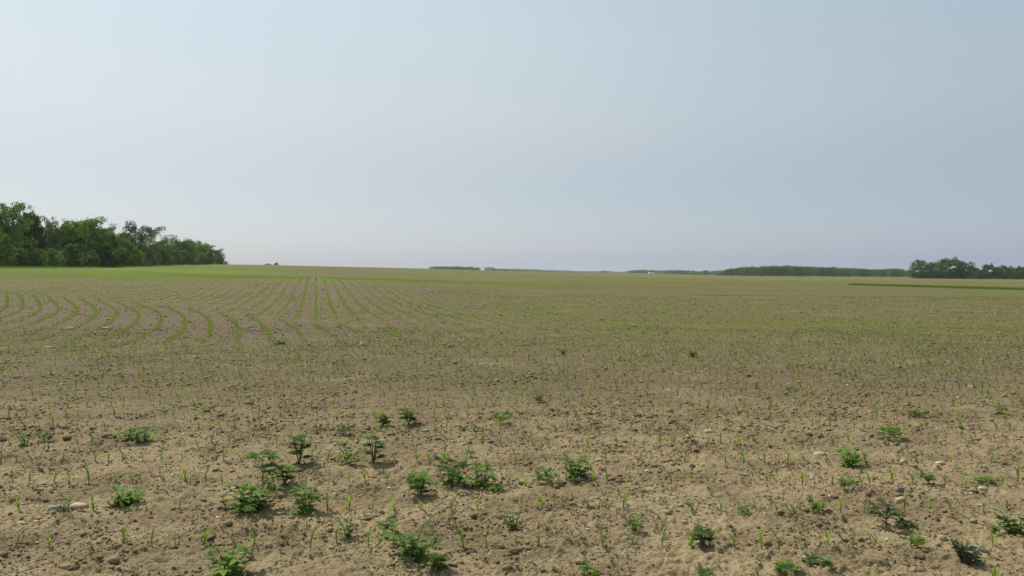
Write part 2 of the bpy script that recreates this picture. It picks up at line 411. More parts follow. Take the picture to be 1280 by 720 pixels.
# ------------------------------------------------------------------ the ground sheet
def build_ground():
    fa = np.linspace(-radians(40), radians(40), 1000)
    side = radians(40) + np.cumsum(np.linspace(.002, .09, 56)); side = side[side < pi - .02]
    A = np.concatenate([-side[::-1], fa, side])
    r = [0.6]
    while r[-1] < 2.6: r.append(r[-1] + .08)
    while r[-1] < 3.7: r.append(r[-1] + .012)
    while r[-1] < 6000: r.append(r[-1] + max(.0075, .0075 * (r[-1] / 4.6) ** 1.75 if r[-1] < 22 else r[-1] * .0052))
    R = np.array(r)
    print("ground", len(A), len(R))
    AA, RR = np.meshgrid(A, R)
    X, Y = (RR * np.sin(AA)).ravel(), (RR * np.cos(AA)).ravel()
    Z = ground_z(X, Y)
    nr, na = len(R), len(A)
    idx = np.arange(nr * na).reshape(nr, na)
    nxt = np.roll(idx, -1, axis=1)
    q = np.stack([idx[:-1].ravel(), nxt[:-1].ravel(), nxt[1:].ravel(), idx[1:].ravel()], 1)[:, ::-1]
    V = np.stack([X, Y, Z], 1)
    V = np.vstack([V, [[0, 0, 0]]]); c = len(V) - 1
    tri = np.stack([idx[0], nxt[0], np.full(na, c)], 1)[:, ::-1]
    r_ = np.hypot(X, Y); az = np.arctan2(X, Y)
    # how much of the soil seedlings and weed film cover, from place to place
    pxl = 640 + F * np.tan(np.clip(az, -1.2, 1.2))
    g = .04 + .36 * sstep(11, 34, Y) + .06 * sstep(60, 110, Y) + .06 * sstep(110, 260, Y)
    bare = np.exp(-((Y - 34) / 9) ** 2) * (1 - sstep(-6, 0, X)); g = g - .2 * bare
    film = np.exp(-((Y - 40) / 9) ** 2) * np.interp(pxl, [300, 420, 620, 760], [0, 1, 1, 0]); g = g + .22 * film
    brown = np.exp(-((Y - 66) / 12) ** 2) * (1 - sstep(-4, 14, X)) * sstep(-32, -22, X); g = g - .15 * brown
    g = g + (fbm(X * .35, Y, 30, 3, 11) - .5) * .34 * sstep(45, 130, r_)
    g = g + (fbm(X * .16, Y, 120, 4, 15) - .5) * .8 * sstep(90, 220, r_)
    # lush strip on the rise, thinning out to the right
    c0 = np.interp(pxl, [-300, 0, 100, 250, 400, 550, 640, 760, 900], [116, 118, 120, 112, 100, 104, 110, 118, 128])
    wd = np.interp(pxl, [-300, 0, 100, 300, 550, 900], [20, 20, 18, 22, 20, 20])
    lush = np.exp(-((Y - c0) / wd) ** 2) * np.interp(pxl, [0, 60, 150, 420, 560, 700, 850], [.45, .7, 1, 1, .6, .12, 0])
    lush = lush * (.75 + .5 * fbm(X * .3, Y, 8, 3, 17))
    edge = sstep(115, 150, Y) * np.interp(pxl, [0, 120, 260, 340, 420], [1, 1, .9, .55, 0]) * (1 - sstep(380, 480, Y))
    verge = np.exp(-((Y - 60 - .0 * X) / 1e3) ** 2) * 0
    olive_right = (np.exp(-((np.log(np.maximum(Y, 1)) - math.log(27)) / .33) ** 2) * np.interp(pxl, [560, 760, 1300], [0, 1, 1]) * (.5 + .6 * fbm(X * .3, Y, 5, 3, 29))) * .42  # darker olive tint across the right middle field, broken up by noise
    rim = sstep(330, 600, Y) * .25
    gg = np.clip(g + lush * .78 + edge * .55 + olive_right + rim, 0, .97)
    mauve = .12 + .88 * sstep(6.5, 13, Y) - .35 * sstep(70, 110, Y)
    rows = np.where(row_family(X, Y), 0, 1.0) * sstep(20, 34, Y) * (1 - .5 * sstep(350, 700, Y)) * (.45 + .9 * fbm(X, Y, 14, 2, 19)) * np.interp(pxl, [0, 200, 320, 650, 1000], [.6, .8, 1, 1.15, .7]) * (1 + .9 * np.exp(-((Y - 260) / 110) ** 2) * np.interp(pxl, [320, 370, 420, 520], [0, 1, 1, 0]))
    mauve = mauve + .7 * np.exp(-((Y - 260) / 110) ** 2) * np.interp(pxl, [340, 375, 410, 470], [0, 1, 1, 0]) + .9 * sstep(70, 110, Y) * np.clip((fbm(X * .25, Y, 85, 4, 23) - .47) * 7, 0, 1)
    plum = np.clip(np.where(row_family(X, Y), 1.0, .0) * sstep(19, 25, Y) * (1 - sstep(-5, 3, X)) * .75 + .55 * np.exp(-((Y - 62) / 9) ** 2) * np.interp(pxl, [330, 390, 520, 640], [0, 1, 1, 0]), 0, .8) * (.55 + .7 * fbm(X, Y, 3, 3, 37))
    pad = lambda a: np.append(a, 0)
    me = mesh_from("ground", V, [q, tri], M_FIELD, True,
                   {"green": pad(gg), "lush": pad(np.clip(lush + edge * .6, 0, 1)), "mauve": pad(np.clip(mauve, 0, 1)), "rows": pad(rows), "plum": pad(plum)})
    tag(link("ground", me), "bare tan tilled field rising gently to a ridge on the left", "field", kind="structure")
build_ground()

# ------------------------------------------------------------------ haze
def build_haze():
    s, lo, hi = 9000, float(TT.min()) - 2.5, 42.0
    V = [(x, y, z) for z in (lo, hi) for x, y in ((-s, -s), (s, -s), (s, s), (-s, s))]
    f = np.array([[0, 3, 2, 1], [4, 5, 6, 7], [0, 1, 5, 4], [1, 2, 6, 5], [2, 3, 7, 6], [3, 0, 4, 7]])
    m, t, out = newmat("haze_air")
    v = node(t, "ShaderNodeVolumePrincipled", Density=HAZE_DENSITY, Anisotropy=.2)
    v.inputs['Color'].default_value = (.84, .92, 1.0, 1)
    t.links.new(v.outputs[0], out.inputs['Volume'])
    tag(link("haze", mesh_from("haze", V, [f], m)), "pale blue summer haze over the far trees", "haze", kind="stuff")
build_haze()

# ------------------------------------------------------------------ trees
def leaf_cloud(P, size, seed, droop=.0):
    r = np.random.default_rng(seed); n = len(P)
    a = r.normal(size=(n, 3)); a /= np.linalg.norm(a, axis=1)[:, None]
    b = r.normal(size=(n, 3)); b -= (a * b).sum(1)[:, None] * a; b /= np.linalg.norm(b, axis=1)[:, None]
    s = size * r.uniform(.55, 1.35, n)[:, None]
    c = np.cross(a, b)
    V = np.stack([P - a * s * .62, P - b * s * .36 + c * s * .12, P + a * s * .62, P + b * s * .36 + c * s * .12], 1).reshape(-1, 3)
    q = np.arange(n * 4).reshape(n, 4)
    return V, q
def make_tree(seed, form, nleaf, lsize):
    """unit tree about 1 high, 1 wide at the widest: returns trunk arrays and crown arrays"""
    r = np.random.default_rng(seed)
    mb = MB(); cl = []
    base_h = dict(round=.13, tall=.16, sparse=.22, spire=.12, shrub=.03)[form]
    h = .93
    wob = np.cumsum(r.normal(0, .012, (9, 2)), axis=0)
    tp = np.array([[wob[i, 0], wob[i, 1], h * i / 8] for i in range(9)])
    tr = np.linspace(.030, .006, 9) * (1.0 if form != 'shrub' else .5)
    tr[0] *= 1.35
    tube(mb, tp, tr, 8)
    nl = dict(round=15, tall=14, sparse=13, spire=16, shrub=9)[form]
    for k in range(nl):
        f = base_h + (.88 - base_h) * (k + r.random()) / nl
        p0 = tp[0] * 0 + np.array([np.interp(f * 1, tp[:, 2] / 1, tp[:, 0]), np.interp(f, tp[:, 2], tp[:, 1]), f])
        th = k * 2.4 + r.normal(0, .4)
        g = (f - base_h) / (1 - base_h)
        if form == 'round':   L = .46 * math.sqrt(max(.05, 1 - (1.55 * g - .55) ** 2)) * r.uniform(.75, 1.1); up = .15 + .6 * g
        elif form == 'tall':  L = .40 * (1 - .55 * g) * r.uniform(.7, 1.15); up = .55
        elif form == 'sparse': L = .46 * (.55 + .5 * math.sin(pi * min(1, g + .15))) * r.uniform(.55, 1.15); up = .75
        elif form == 'spire': L = .42 * (1.02 - g) * r.uniform(.8, 1.1); up = .12
        else:                 L = .44 * r.uniform(.7, 1.1) * (1 - .5 * g); up = .5
        pts = []
        for i in range(6):
            u_ = i / 5
            pts.append(p0 + np.array([cos(th + .35 * u_ * r.normal()) * L * u_, sin(th) * L * u_, L * up * u_ ** .85]) + r.normal(0, .006, 3) * u_)
        pts = np.array(pts)
        tube(mb, pts, np.linspace(.012, .0022, 6) * (1.15 - .5 * g), 5)
        for i in (2, 3, 4, 5):
    
            d = r.normal(0, .05, 3); d[2] *= .6
            rad = r.uniform(.055, .105) * (1.15 if form in ('round', 'shrub') else .95)
            cl.append((pts[i] + d, rad))
            # twig from limb to the clump
            tube(mb, [pts[i], pts[i] + d * .5, pts[i] + d + np.array([0, 0, rad * .3])], [.003, .002, .001], 3)
    cl.append((tp[-1] + [0, 0, .0], .07)); cl.append((tp[-2], .09))
    if form in ('round', 'tall', 'shrub'):       # outer shell of boughs, lopsided
        nb = 46 if form != 'shrub' else 26
        cz, rz_, rx_ = dict(round=(.50, .44, .43), tall=(.53, .42, .33), shrub=(.42, .46, .42))[form]
        ph = r.random(3) * 6
        for k in range(nb):
            uz = 1 - 1.9 * (k + .5) / nb; th = k * 2.4 + r.normal(0, .25); rr_ = math.sqrt(max(0, 1 - uz * uz))
            m_ = 1 + .13 * sin(2 * th + ph[0]) + .10 * sin(3 * th + 4 * uz + ph[1]) + r.normal(0, .05)
            cl.append((np.array([cos(th) * rr_ * rx_ * m_, sin(th) * rr_ * rx_ * m_, max(.05, cz + uz * rz_ * (1 + .06 * sin(th + ph[2])))]), r.uniform(.075, .125)))
    elif form == 'sparse':
        for k in range(20):
            th = k * 2.4; z_ = r.uniform(.05, .5)
            cl.append((np.array([cos(th) * r.uniform(.1, .36), sin(th) * r.uniform(.1, .36), z_]), r.uniform(.08, .13)))
    w = np.array([c[1] ** 2.2 for c in cl]); w /= w.sum()
    P = []
    for (c, rad), k in zip(cl, r.multinomial(nleaf, w)):
        d = r.normal(size=(k, 3)); d /= np.linalg.norm(d, axis=1)[:, None]
        rr = rad * r.uniform(.25, 1.0, k)[:, None] ** .55 * (1 + .5 * np.abs(r.normal(size=(k, 1))) * (r.random((k, 1)) < .35))
        q = d * rr * np.array([1.15, 1.15, .72])
        P.append(c + q)
    P = np.concatenate(P)
    P[:, 2] = np.maximum(P[:, 2], .02)
    V, q = leaf_cloud(P, lsize, seed + 99)
    cn = fbm(P[:, 0] * 1 + seed, P[:, 1] + P[:, 2] * .8, .16, 2, seed % 7)
    tint = np.clip((cn - .5) * 2.4 + .5 + r.normal(0, .12, len(P)), 0, 1)
    zs = 1.0 / V[:, 2].max()
    V[:, 2] *= zs
    tv, tf, ta = mb.arrays(); tv[:, 2] = tv[:, 2] * zs
    return (tv, tf, ta), (V, [q], np.repeat(tint, 4))
_tree_cache = {}
def tree_meshes(form, variant, mat, nleaf, lsize):
    key = (form, variant, mat.name, nleaf)
    if key not in _tree_cache:
        tr, cr = make_tree(hash_seed(form, variant), form, nleaf, lsize)
        _tree_cache[key] = (mesh_from("trunk", tr[0], tr[1], M_BARK, True, {"tint": tr[2]}),
                            mesh_from("crown", cr[0], cr[1], mat, False, {"tint": cr[2]}))
    return _tree_cache[key]
def hash_seed(form, v): return 100 * ['round', 'tall', 'sparse', 'spire', 'shrub'].index(form) + v * 7 + 3
def put_tree(name, px, base_dist, top_y, wpx, form, var, mat, label, cat, group, nleaf=5200, lsize=.034, sink=.0):
    Y = base_dist; X = (px - 640) / F * Y
    z = float(height(X, Y)) - .15
    ztop = CAM_H - (top_y - HZ) * Y / F
    hgt = max(ztop - z, 1.0); wid = wpx / F * Y
    tm, cm = tree_meshes(form, var, mat, nleaf, lsize)
    e = empty(name, (X, Y, z), var * 1.7 + px * .13, (wid, wid, hgt))
    link("trunk", tm, e); link("crown", cm, e)
    return tag(e, label, cat, group)

G1 = "trees at the edge of the wood"
D, MI, LI, GR = M_TREE_DARK, M_TREE_MID, M_TREE_LIGHT, M_TREE_GREY
LEFT = [  # px, dist, top y, width px, form, variant, material, label
    (-34, 168, 262, 66, 'round', 0, D, "dark round tree cut by the photo's left edge"),
    (-6, 176, 254, 48, 'tall', 0, D, "tall dark tree half cut by the left edge beside the highest tree"),
    (19, 172, 250, 52, 'sparse', 0, MI, "highest tree of the wood with open feathery top"),
    (38, 180, 261, 36, 'tall', 1, D, "dark narrow tree just right of the highest tree"),
    (61, 184, 269, 32, 'sparse', 1, GR, "thin grey green tree with bare pale stems in a gap"),
    (81, 190, 272, 44, 'round', 1, D, "dark broad tree between the thin grey tree and the big dome"),
    (104, 194, 265.5, 60, 'round', 2, MI, "big domed tree, broadest rounded crown of the wood"),
    (127, 204, 276, 42, 'round', 0, D, "dark tree sloping down from the big dome"),
    (146, 218, 286, 36, 'round', 1, MI, "low rounded tree in the dip left of the lacy tree"),
    (158, 240, 288, 28, 'tall', 1, D, "small dark tree tucked against the lacy open tree"),
    (172, 236, 274.5, 38, 'sparse', 2, GR, "tall lacy tree with sky showing through its spreading top"),
    (189, 255, 281, 32, 'sparse', 0, GR, "lacy grey green tree leaning from the tall lacy one"),
    (200, 285, 296, 26, 'round', 2, MI, "low olive tree in the second dip of the wood's outline"),
    (213, 310, 292.5, 24, 'sparse', 1, D, "small dark tree with ragged top past the second dip"),
    (228, 335, 296, 30, 'round', 0, D, "dense dark rounded tree near the wood's far end"),
    (243, 360, 297, 28, 'round', 1, MI, "mid green rounded tree third from the wood's far end"),
    (256, 385, 302, 24, 'round', 2, D, "dark sloping tree second from the wood's far end"),
    (269, 410, 309, 22, 'round', 0, D, "last low tree where the wood ends on the ridge"),
]
for px, d, ty, w, fm, vr, mt, lb in LEFT:
    put_tree("tree", px, d, ty, w, fm, vr, mt, lb, "tree", G1, 9500 if fm != 'sparse' else 5500, .034 if fm != 'sparse' else .028)
SH = [  # shrubs along the foot of the wood
    (3, 160, 291, 30, LI, "bright green shrub at the left edge under the tall trees"),
    (26, 164, 309, 26, D, "dark low shrub below the highest tree"),
    (45, 166, 308, 24, LI, "light green shrub leaning out below the thin grey tree"),
    (68, 172, 309, 26, MI, "rounded shrub at the foot of the thin grey tree"),
    (88, 178, 303, 30, D, "dark broad shrub left of the big dome's foot"),
    (112, 184, 312, 24, LI, "pale shrub at the foot of the big domed tree"),
    (134, 196, 304, 26, D, "dark shrub right of the big dome's foot"),
    (152, 212, 308, 24, MI, "mid green shrub under the dip of the outline"),
    (168, 226, 306, 24, MI, "olive shrub under the tall lacy tree"),
    (184, 244, 307, 24, GR, "grey green shrub below the leaning lacy tree"),
    (203, 275, 309, 20, D, "dark shrub under the second dip"),
    (218, 305, 311, 20, LI, "light green rounded shrub near the wood's far end"),
    (236, 330, 314, 20, D, "low dark shrub below the dense rounded tree"),
    (252, 352, 315, 18, MI, "small shrub below the mid green rounded tree"),
    (275, 400, 318, 12, D, "smallest shrub trailing off the end of the wood"),
]
for i, (px, d, ty, w, mt, lb) in enumerate(SH):
    put_tree("shrub", px, d, ty, w, 'shrub', i % 3, mt, lb, "shrub", "shrubs along the foot of the wood", 3200, .05)

G2 = "trees beyond the grass strip"
RIGHT = [
    (1152, 560, 323.5, 26, 'round', 1, D, "rounded dark tree at the open end of the near grove"),
    (1168, 575, 326.5, 24, 'round', 2, D, "lower dark tree between the rounded tree and the tallest"),
    (1188, 565, 320.5, 34, 'round', 0, MI, "tallest broad tree of the grove on the right"),
    (1205, 560, 325, 24, 'round', 1, D, "broad dark tree leaning off the tallest tree of the grove"),
    (1217, 590, 333, 14, 'sparse', 1, GR, "small thin tree in the gap after the grove"),
    (1226, 575, 335.5, 16, 'round', 2, D, "low tree just past the gap after the grove"),
    (1236, 560, 328.5, 18, 'round', 0, D, "pointed dark tree, highest past the grove's gap"),
    (1247, 565, 333, 14, 'tall', 0, MI, "narrow tree beside the pointed dark tree"),
    (1256, 560, 330.5, 17, 'round', 1, D, "rounded tree third from the photo's right edge"),
    (1267, 570, 333.5, 15, 'round', 2, MI, "low rounded tree second from the photo's right edge"),
    (1277, 560, 331, 18, 'round', 0, D, "dark tree cut by the photo's right edge"),
]
for px, d, ty, w, fm, vr, mt, lb in RIGHT:
    put_tree("tree", px, d, ty, w, fm, vr, mt, lb, "tree", G2, 4500, .048)
put_tree("tree", 612, 1150, 333.6, 15, 'round', 1, D, "lone rounded tree clump beyond the ridge, right of the distant copse", "tree", "trees on the skyline", 1500, .07)
put_tree("tree", 882, 1300, 337.2, 8, 'round', 2, D, "lone dark rounded tree on the skyline left of the long wood", "tree", "trees on the skyline", 900, .08)
put_tree("tree", 345.5, 520, 328.0, 7, 'shrub', 1, D, "tiny dark tree top peeping over the ridge right of the wood", "tree", "trees on the skyline", 700, .09)
put_tree("tree", 335, 540, 329.0, 9, 'shrub', 2, D, "lowest tree top just showing over the ridge", "tree", "trees on the skyline", 600, .09)

def far_wood(name, prof, d0, depth, label, nl, step, seed):
    """a wood that reads as one mass: many small crowns and trunks merged; prof = [(px, top y)]"""
    r = np.random.default_rng(seed); parts = []
    tmpls = [make_tree(hash_seed('round', k), 'round', nl, .085)[1] for k in range(3)]
    xs, tops = zip(*prof)
    for row in range(3):
        px = xs[0] + r.random() * step
        while px < xs[-1]:
            Y = d0 + depth * row / 2 + r.normal(0, depth * .06); X = (px - 640) / F * Y
            z = float(height(X, Y)); ty = np.interp(px, xs, tops) + r.normal(.4, .45) - (0 if row else -.6)
            h = CAM_H - (ty - HZ) * Y / F - z
            h = max(h, 3.0)
            w = r.uniform(.65, 1.0) * h
            parts.append(scatter(tmpls[r.integers(3)], np.array([[X, Y, z - .02 * h]]), np.array([r.random() * 6]), np.array([[w, w, h]]), None, np.array([r.random()])))
            px += step * r.uniform(.6, 1.3)
    V, Fs, a = merge(parts)
    return tag(link(name, mesh_from(name, V, Fs, M_TREE_DARK, False, {"tint": a})), label, "wood", kind="stuff")
far_wood("wood", [(897, 341), (906, 338.5), (914, 334), (930, 332.6), (960, 331.5), (978, 330.5), (1000, 331.5), (1040, 333), (1070, 334.2), (1100, 335.5), (1120, 334.5), (1140, 337.5), (1150, 338), (1215, 339)],
         900, 80, "long even dark wood on the skyline left of the near grove", 420, 4.2, 5)
far_wood("woods", [(776, 339.6), (784, 337.6), (800, 336.4), (830, 337), (845, 336.4), (862, 337.4), (880, 338.2), (892, 338), (902, 336.8), (912, 335.4)],
         1350, 100, "low blue green wood on the skyline behind the white shed", 300, 2.4, 6)
far_wood("distant_copse", [(537, 333.2), (543, 332.4), (560, 332), (580, 332.6), (600, 333.8)],
         1150, 80, "faint distant copse just showing over the ridge", 260, 2.2, 8)
far_wood("distant_treeline", [(616, 335.0), (640, 335.3), (680, 336.5), (720, 337.7), (745, 338.4), (756, 337.5), (768, 338.4), (778, 339.4)],
         1600, 100, "hair-thin hazy treeline along the middle of the skyline", 220, 1.8, 9)
# rear of the left wood, so no light comes through between the front trees
def rear_wood():
    r = np.random.default_rng(31); parts = []; far_part = []
    tm = [make_tree(hash_seed('round', k), 'round', 2300, .05)[1] for k in range(3)]
    for d_add in (16, 30):
        for px in np.arange(-70, 262, 13):
            d = np.interp(px, [0, 105, 170, 213, 243, 280], [172, 194, 245, 320, 365, 440]) + d_add + r.normal(0, 3)
            p = px + r.normal(0, 4); X = (p - 640) / F * d; z = float(height(X, d))
            ty = np.interp(p, [-60, 20, 60, 105, 150, 200, 245, 270, 282], [280, 272, 286, 282, 297, 303, 306, 315, 324]) + r.normal(0, 2.5)
            h = max(CAM_H - (ty - HZ) * d / F - z, 3); w = h * r.uniform(.6, .85)
            parts.append(scatter(tm[r.integers(3)], np.array([[X, d, z - .10 * h]]), np.array([r.random() * 6]), np.array([[w, w, h]]), None, np.array([r.random()])))
    ts = make_tree(hash_seed('shrub', 1), 'shrub', 1400, .07)[1]
    for px in np.arange(-70, 286, 5.5):       # undergrowth
        d = np.interp(px, [0, 105, 170, 213, 243, 280], [168, 190, 241, 316, 361, 428]) + r.normal(2, 3)
        X = (px - 640) / F * d; z = float(height(X, d)); h = r.uniform(2.0, 4.2); w = h * r.uniform(1.2, 1.9)
        parts.append(scatter(ts, np.array([[X, d, z - .3]]), np.array([r.random() * 6]), np.array([[w, w, h]]), None, np.array([r.random()])))
    for px in np.arange(1144, 1290, 4.0):
        d = 600 + r.normal(0, 10); X = (px - 640) / F * d; z = float(height(X, d)); h = r.uniform(3.5, 6.5); w = h * r.uniform(1.1, 1.5)
        far_part.append(scatter(ts, np.array([[X, d, z - .4]]), np.array([r.random() * 6]), np.array([[w, w, h]]), None, np.array([r.random()])))
    V, Fs, a = merge(far_part)
    tag(link("undergrowth", mesh_from("undergrowth", V, Fs, M_TREE_DARK, False, {"tint": a})), "dark undergrowth filling the foot of the right hand grove", "undergrowth", kind="stuff")
    V, Fs, a = merge(parts)
    tag(link("woodland", mesh_from("woodland", V, Fs, M_TREE_DARK, False, {"tint": a})), "dark depth of the wood seen between the edge trees", "wood", kind="stuff")
rear_wood()

# ------------------------------------------------------------------ white shed far off
def box(mb, x0, x1, y0, y1, z0, z1):
    V = [(x, y, z) for z in (z0, z1) for x, y in ((x0, y0), (x1, y0), (x1, y1), (x0, y1))]
    mb.add(V, [[0, 3, 2, 1], [4, 5, 6, 7], [0, 1, 5, 4], [1, 2, 6, 5], [2, 3, 7, 6], [3, 0, 4, 7]])
def shed(px, d, wid, hgt, dep, label):
    X = (px - 640) / F * d; z = float(height(X, d))
    e = empty("farm_shed", (X, d, z), .25); tag(e, label, "shed", "white farm sheds")
    mb = MB(); box(mb, -wid / 2, wid / 2, -dep / 2, dep / 2, -.3, hgt)
    mb.add([(-wid / 2, -dep / 2, hgt), (-wid / 2, dep / 2, hgt), (-wid / 2, 0, hgt * 1.4), (wid / 2, -dep / 2, hgt), (wid / 2, dep / 2, hgt), (wid / 2, 0, hgt * 1.4)], None, [[0, 2, 1], [3, 4, 5]])
    link("wall", mb.mesh("wall", M_WALLWHITE), e)
    mb = MB()
    for s in (-1, 1):
        o_ = wid / 2 + .4; y_ = s * (dep / 2 + .5)
        a, b_, c_, d_ = (-o_, y_, hgt - .15), (o_, y_, hgt - .15), (o_, 0, hgt * 1.4 + .08), (-o_, 0, hgt * 1.4 + .08)
        V = [a, b_, c_, d_] + [(p[0], p[1], p[2] + .18) for p in (a, b_, c_, d_)]
        mb.add(V, [[0, 3, 2, 1], [4, 5, 6, 7], [0, 1, 5, 4], [1, 2, 6, 5], [2, 3, 7, 6], [3, 0, 4, 7]])
    link("roof", mb.mesh("roof", M_ROOFGREY), e)
    mb = MB(); box(mb, -wid * .15, wid * .15, -dep / 2 - .06, -dep / 2 + .04, 0, hgt * .8)
    link("door", mb.mesh("door", M_DOOR), e)
shed(812.3, 1270, 4.0, 2.0, 6, "larger white farm shed in front of the skyline wood")
shed(817, 1275, 2.4, 1.4, 4, "smaller white farm shed just right of the larger one")

# ------------------------------------------------------------------ corn seedlings
def blade(mb, az, L, w, up, bend, z0, n=5, val=.5, x0=0., y0=0.):
    """an arching strap leaf with a folded midrib"""
    p = np.array([x0, y0, z0]); a = up; V = []
    dx, dy = cos(az), sin(az)
    for i in range(n + 1):
        t_ = i / n
        ww = w * (.55 + .9 * t_) * (1 - t_ ** 2.2) + .0003 if n > 3 else w * (1 - t_ ** 1.8) + .0003
        side = np.array([-dy, dx, 0]) * ww / 2
        keel = np.array([0, 0, -.25 * ww])
        V += [p + side, p + keel, p - side]
        p = p + np.array([dx * cos(a), dy * cos(a), sin(a)]) * L / n
        a -= bend / n
    q = []
    for i in range(n):
        b = i * 3
        q += [[b, b + 1, b + 4, b + 3], [b + 1, b + 2, b + 5, b + 4]]
    mb.add(V, q, None, val)
def corn_template(seed, n=6):
    r = np.random.default_rng(seed); st, lf = MB(), MB()
    h = r.uniform(.030, .045)
    tube(st, [[0, 0, -.02], [0, 0, h * .5], [r.normal(0, .002), 0, h]], [.0038, .0034, .0028], 5)
    k = 5; a0 = r.random() * 6.3
    for i in range(k):
        az = a0 + i * pi + r.normal(0, .25)
        L = [.045, .065, .082, .085, .05][i] * r.uniform(.85, 1.15)
        up = [.6, .8, 1.0, 1.2, 1.45][i] + r.normal(0, .08); bend = [1.3, 1.4, 1.2, .9, .2][i] * r.uniform(.6, 1.3)
        blade(lf, az, L, [.014, .018, .018, .015, .010][i], up, bend, h * (.55 + .12 * i), n, r.random())
    return st, lf
CT = []
for k in range(14):
    st, lf = corn_template(200 + k)
    CT.append((st, lf, mesh_from("stalk", *st.arrays()[:2], M_CORNSTALK, True, {"tint": st.arrays()[2]}),
               mesh_from("leaves", *lf.arrays()[:2], M_CORN, False, {"tint": lf.arrays()[2]})))
ORD1 = "zeroth first second third fourth fifth sixth seventh eighth ninth tenth eleventh twelfth thirteenth fourteenth fifteenth sixteenth seventeenth eighteenth nineteenth".split()
TENS = {20: "twent", 30: "thirt", 40: "fort", 50: "fift", 60: "sixt", 70: "sevent"}
def ordinal(n):
    if n < 20: return ORD1[n]
    t_, u_ = n // 10 * 10, n % 10
    return TENS[t_] + "ieth" if u_ == 0 else TENS[t_] + "y-" + ORD1[u_]
def headland_row(k):
    """plants along headland row k: irregular spacing with gaps"""
    r = np.random.default_rng(900 + k); Y0 = 4.22 + ROW * k + (.0 if k < 3 else r.normal(0, .01))
    half = Y0 * .72 + 2.4; X = -half; out = []; gap = (.115, .205) if k < 7 else (.085, .17)
    while X < half:
        X += r.uniform(*gap)
        if r.random() < .10: X += r.uniform(.05, .25)
        out.append((X, Y0 + .035 * math.sin(X * .7 + k) + r.normal(0, .012)))
    return np.array(out)
corn_pos = []          # everything not built one by one
count = 0
WORDS = {0: "slender pale corn seedling", 1: "upright corn seedling", 2: "corn seedling with arching blades", 3: "small yellow green corn seedling"}
for k in range(0, 24):
    P = headland_row(k)
    if 1 <= k <= 6 and count < 300:          # row 0 stands below the photo's bottom edge
        inview = np.abs(P[:, 0]) < .6375 * P[:, 1] + .01
        left = 300 - count
        rowpts = P[inview]; rest = P[~inview]
        rowpts = rowpts[np.argsort(rowpts[:, 0])]
        if len(rowpts) > left: rowpts_i, rest = rowpts[:left], np.vstack([rest, rowpts[left:]])
        else: rowpts_i = rowpts
        for i, (x, y) in enumerate(rowpts_i):
            v = int(rng.integers(14)); s = float(rng.uniform(.85, 1.4) * (1.0 if rng.random() > .12 else .6))
            e = empty("corn_seedling", (x, y, float(ground_z(x, y)) - .002), rng.random() * 6.28, s)
            e.rotation_euler[0] = rng.normal(0, .09); e.rotation_euler[1] = rng.normal(0, .09)
            link("stalk", CT[v][2], e); link("leaves", CT[v][3], e)
            tag(e, "young corn plant, %s from the left in the %s crop row up from the bottom" % (ordinal(i + 1), ordinal(k)),
                "corn seedling", "corn seedlings in the front rows")
            count += 1
        corn_pos.append(rest)
    else: corn_pos.append(P)
corn_near = np.vstack([p for p in corn_pos if len(p)])
corn_near = corn_near[corn_near[:, 1] < headland_edge(corn_near[:, 0])]
print("individual seedlings", count)

def far_rows(y0, y1, dy, keep):
    Ys = np.arange(y0, y1, dy); out = []
    for Y in Ys:
        half = .72 * Y + 3; xs = np.linspace(-half, half, 700)
        u = row_u(xs, np.full_like(xs, Y))
        X = None
        fam = row_family(xs, np.full_like(xs, Y)); res = []
        for f_ in (True, False):
            m_ = fam == f_
            if m_.sum() < 2: continue
            uu, xx = u[m_], xs[m_]; kk = np.arange(math.ceil(uu[0] / ROW), math.floor(uu[-1] / ROW) + 1) * ROW
            res.append(np.interp(kk, uu, xx))
        X = np.concatenate(res)
        m = rng.random(len(X)) < keep
        X = X[m]
        out.append(np.stack([X + rng.normal(0, .025 + .0006 * Y, len(X)), Y + rng.uniform(-.06, .06, len(X))], 1))
    P = np.vstack(out)
    return P[P[:, 1] > headland_edge(P[:, 0])]
def lowcorn(seed, w=1.0):
    r = np.random.default_rng(seed); mb = MB(); a0 = r.random() * 6
    for i in range(3):
        blade(mb, a0 + i * 2.3, .085 * r.uniform(.8, 1.2), .013 * w, 1.1 + .15 * i, 1.0, .02, 2, r.random())
    return mb.arrays()
LC = [lowcorn(s) for s in range(6)]; LCW = [lowcorn(s + 20, 2.0) for s in range(6)]
def corn_stuff(P, tm, smin, smax, yscale=None):
    z = ground_z(P[:, 0], P[:, 1]) - .003
    P3 = np.column_stack([P, z]); idx = rng.integers(0, len(tm), len(P)); parts = []
    s = rng.uniform(smin, smax, len(P))
    if yscale is not None: s = s * yscale
    for k in range(len(tm)):
        m = idx == k
        if m.any(): parts.append(scatter(tm[k], P3[m], rng.random(m.sum()) * 6.28, s[m], rng.normal(0, .08, (m.sum(), 2))))
    return merge(parts)
full = []
for st, lf, _, _ in CT[:5]:
    full.append(merge([st.arrays(), lf.arrays()]))
nearP = corn_near[corn_near[:, 1] < 11]; midP = corn_near[corn_near[:, 1] >= 11]
A = far_rows(19.5, 62, .085, .93)
FarP = far_rows(150, 310, .62, .8)
def pair(seed):
    r = np.random.default_rng(seed); mb = MB(); a0 = r.random() * 6
    for i in range(2): blade(mb, a0 + i * 3.1, .13 * r.uniform(.8, 1.2), .045, 1.15, .9, .02, 2, r.random())
    return mb.arrays()
PR = [pair(40 + k) for k in range(4)]
FarP = FarP[fbm(FarP[:, 0] * .3, FarP[:, 1], 45, 4, 61) > rng.uniform(.38, .72, len(FarP))]
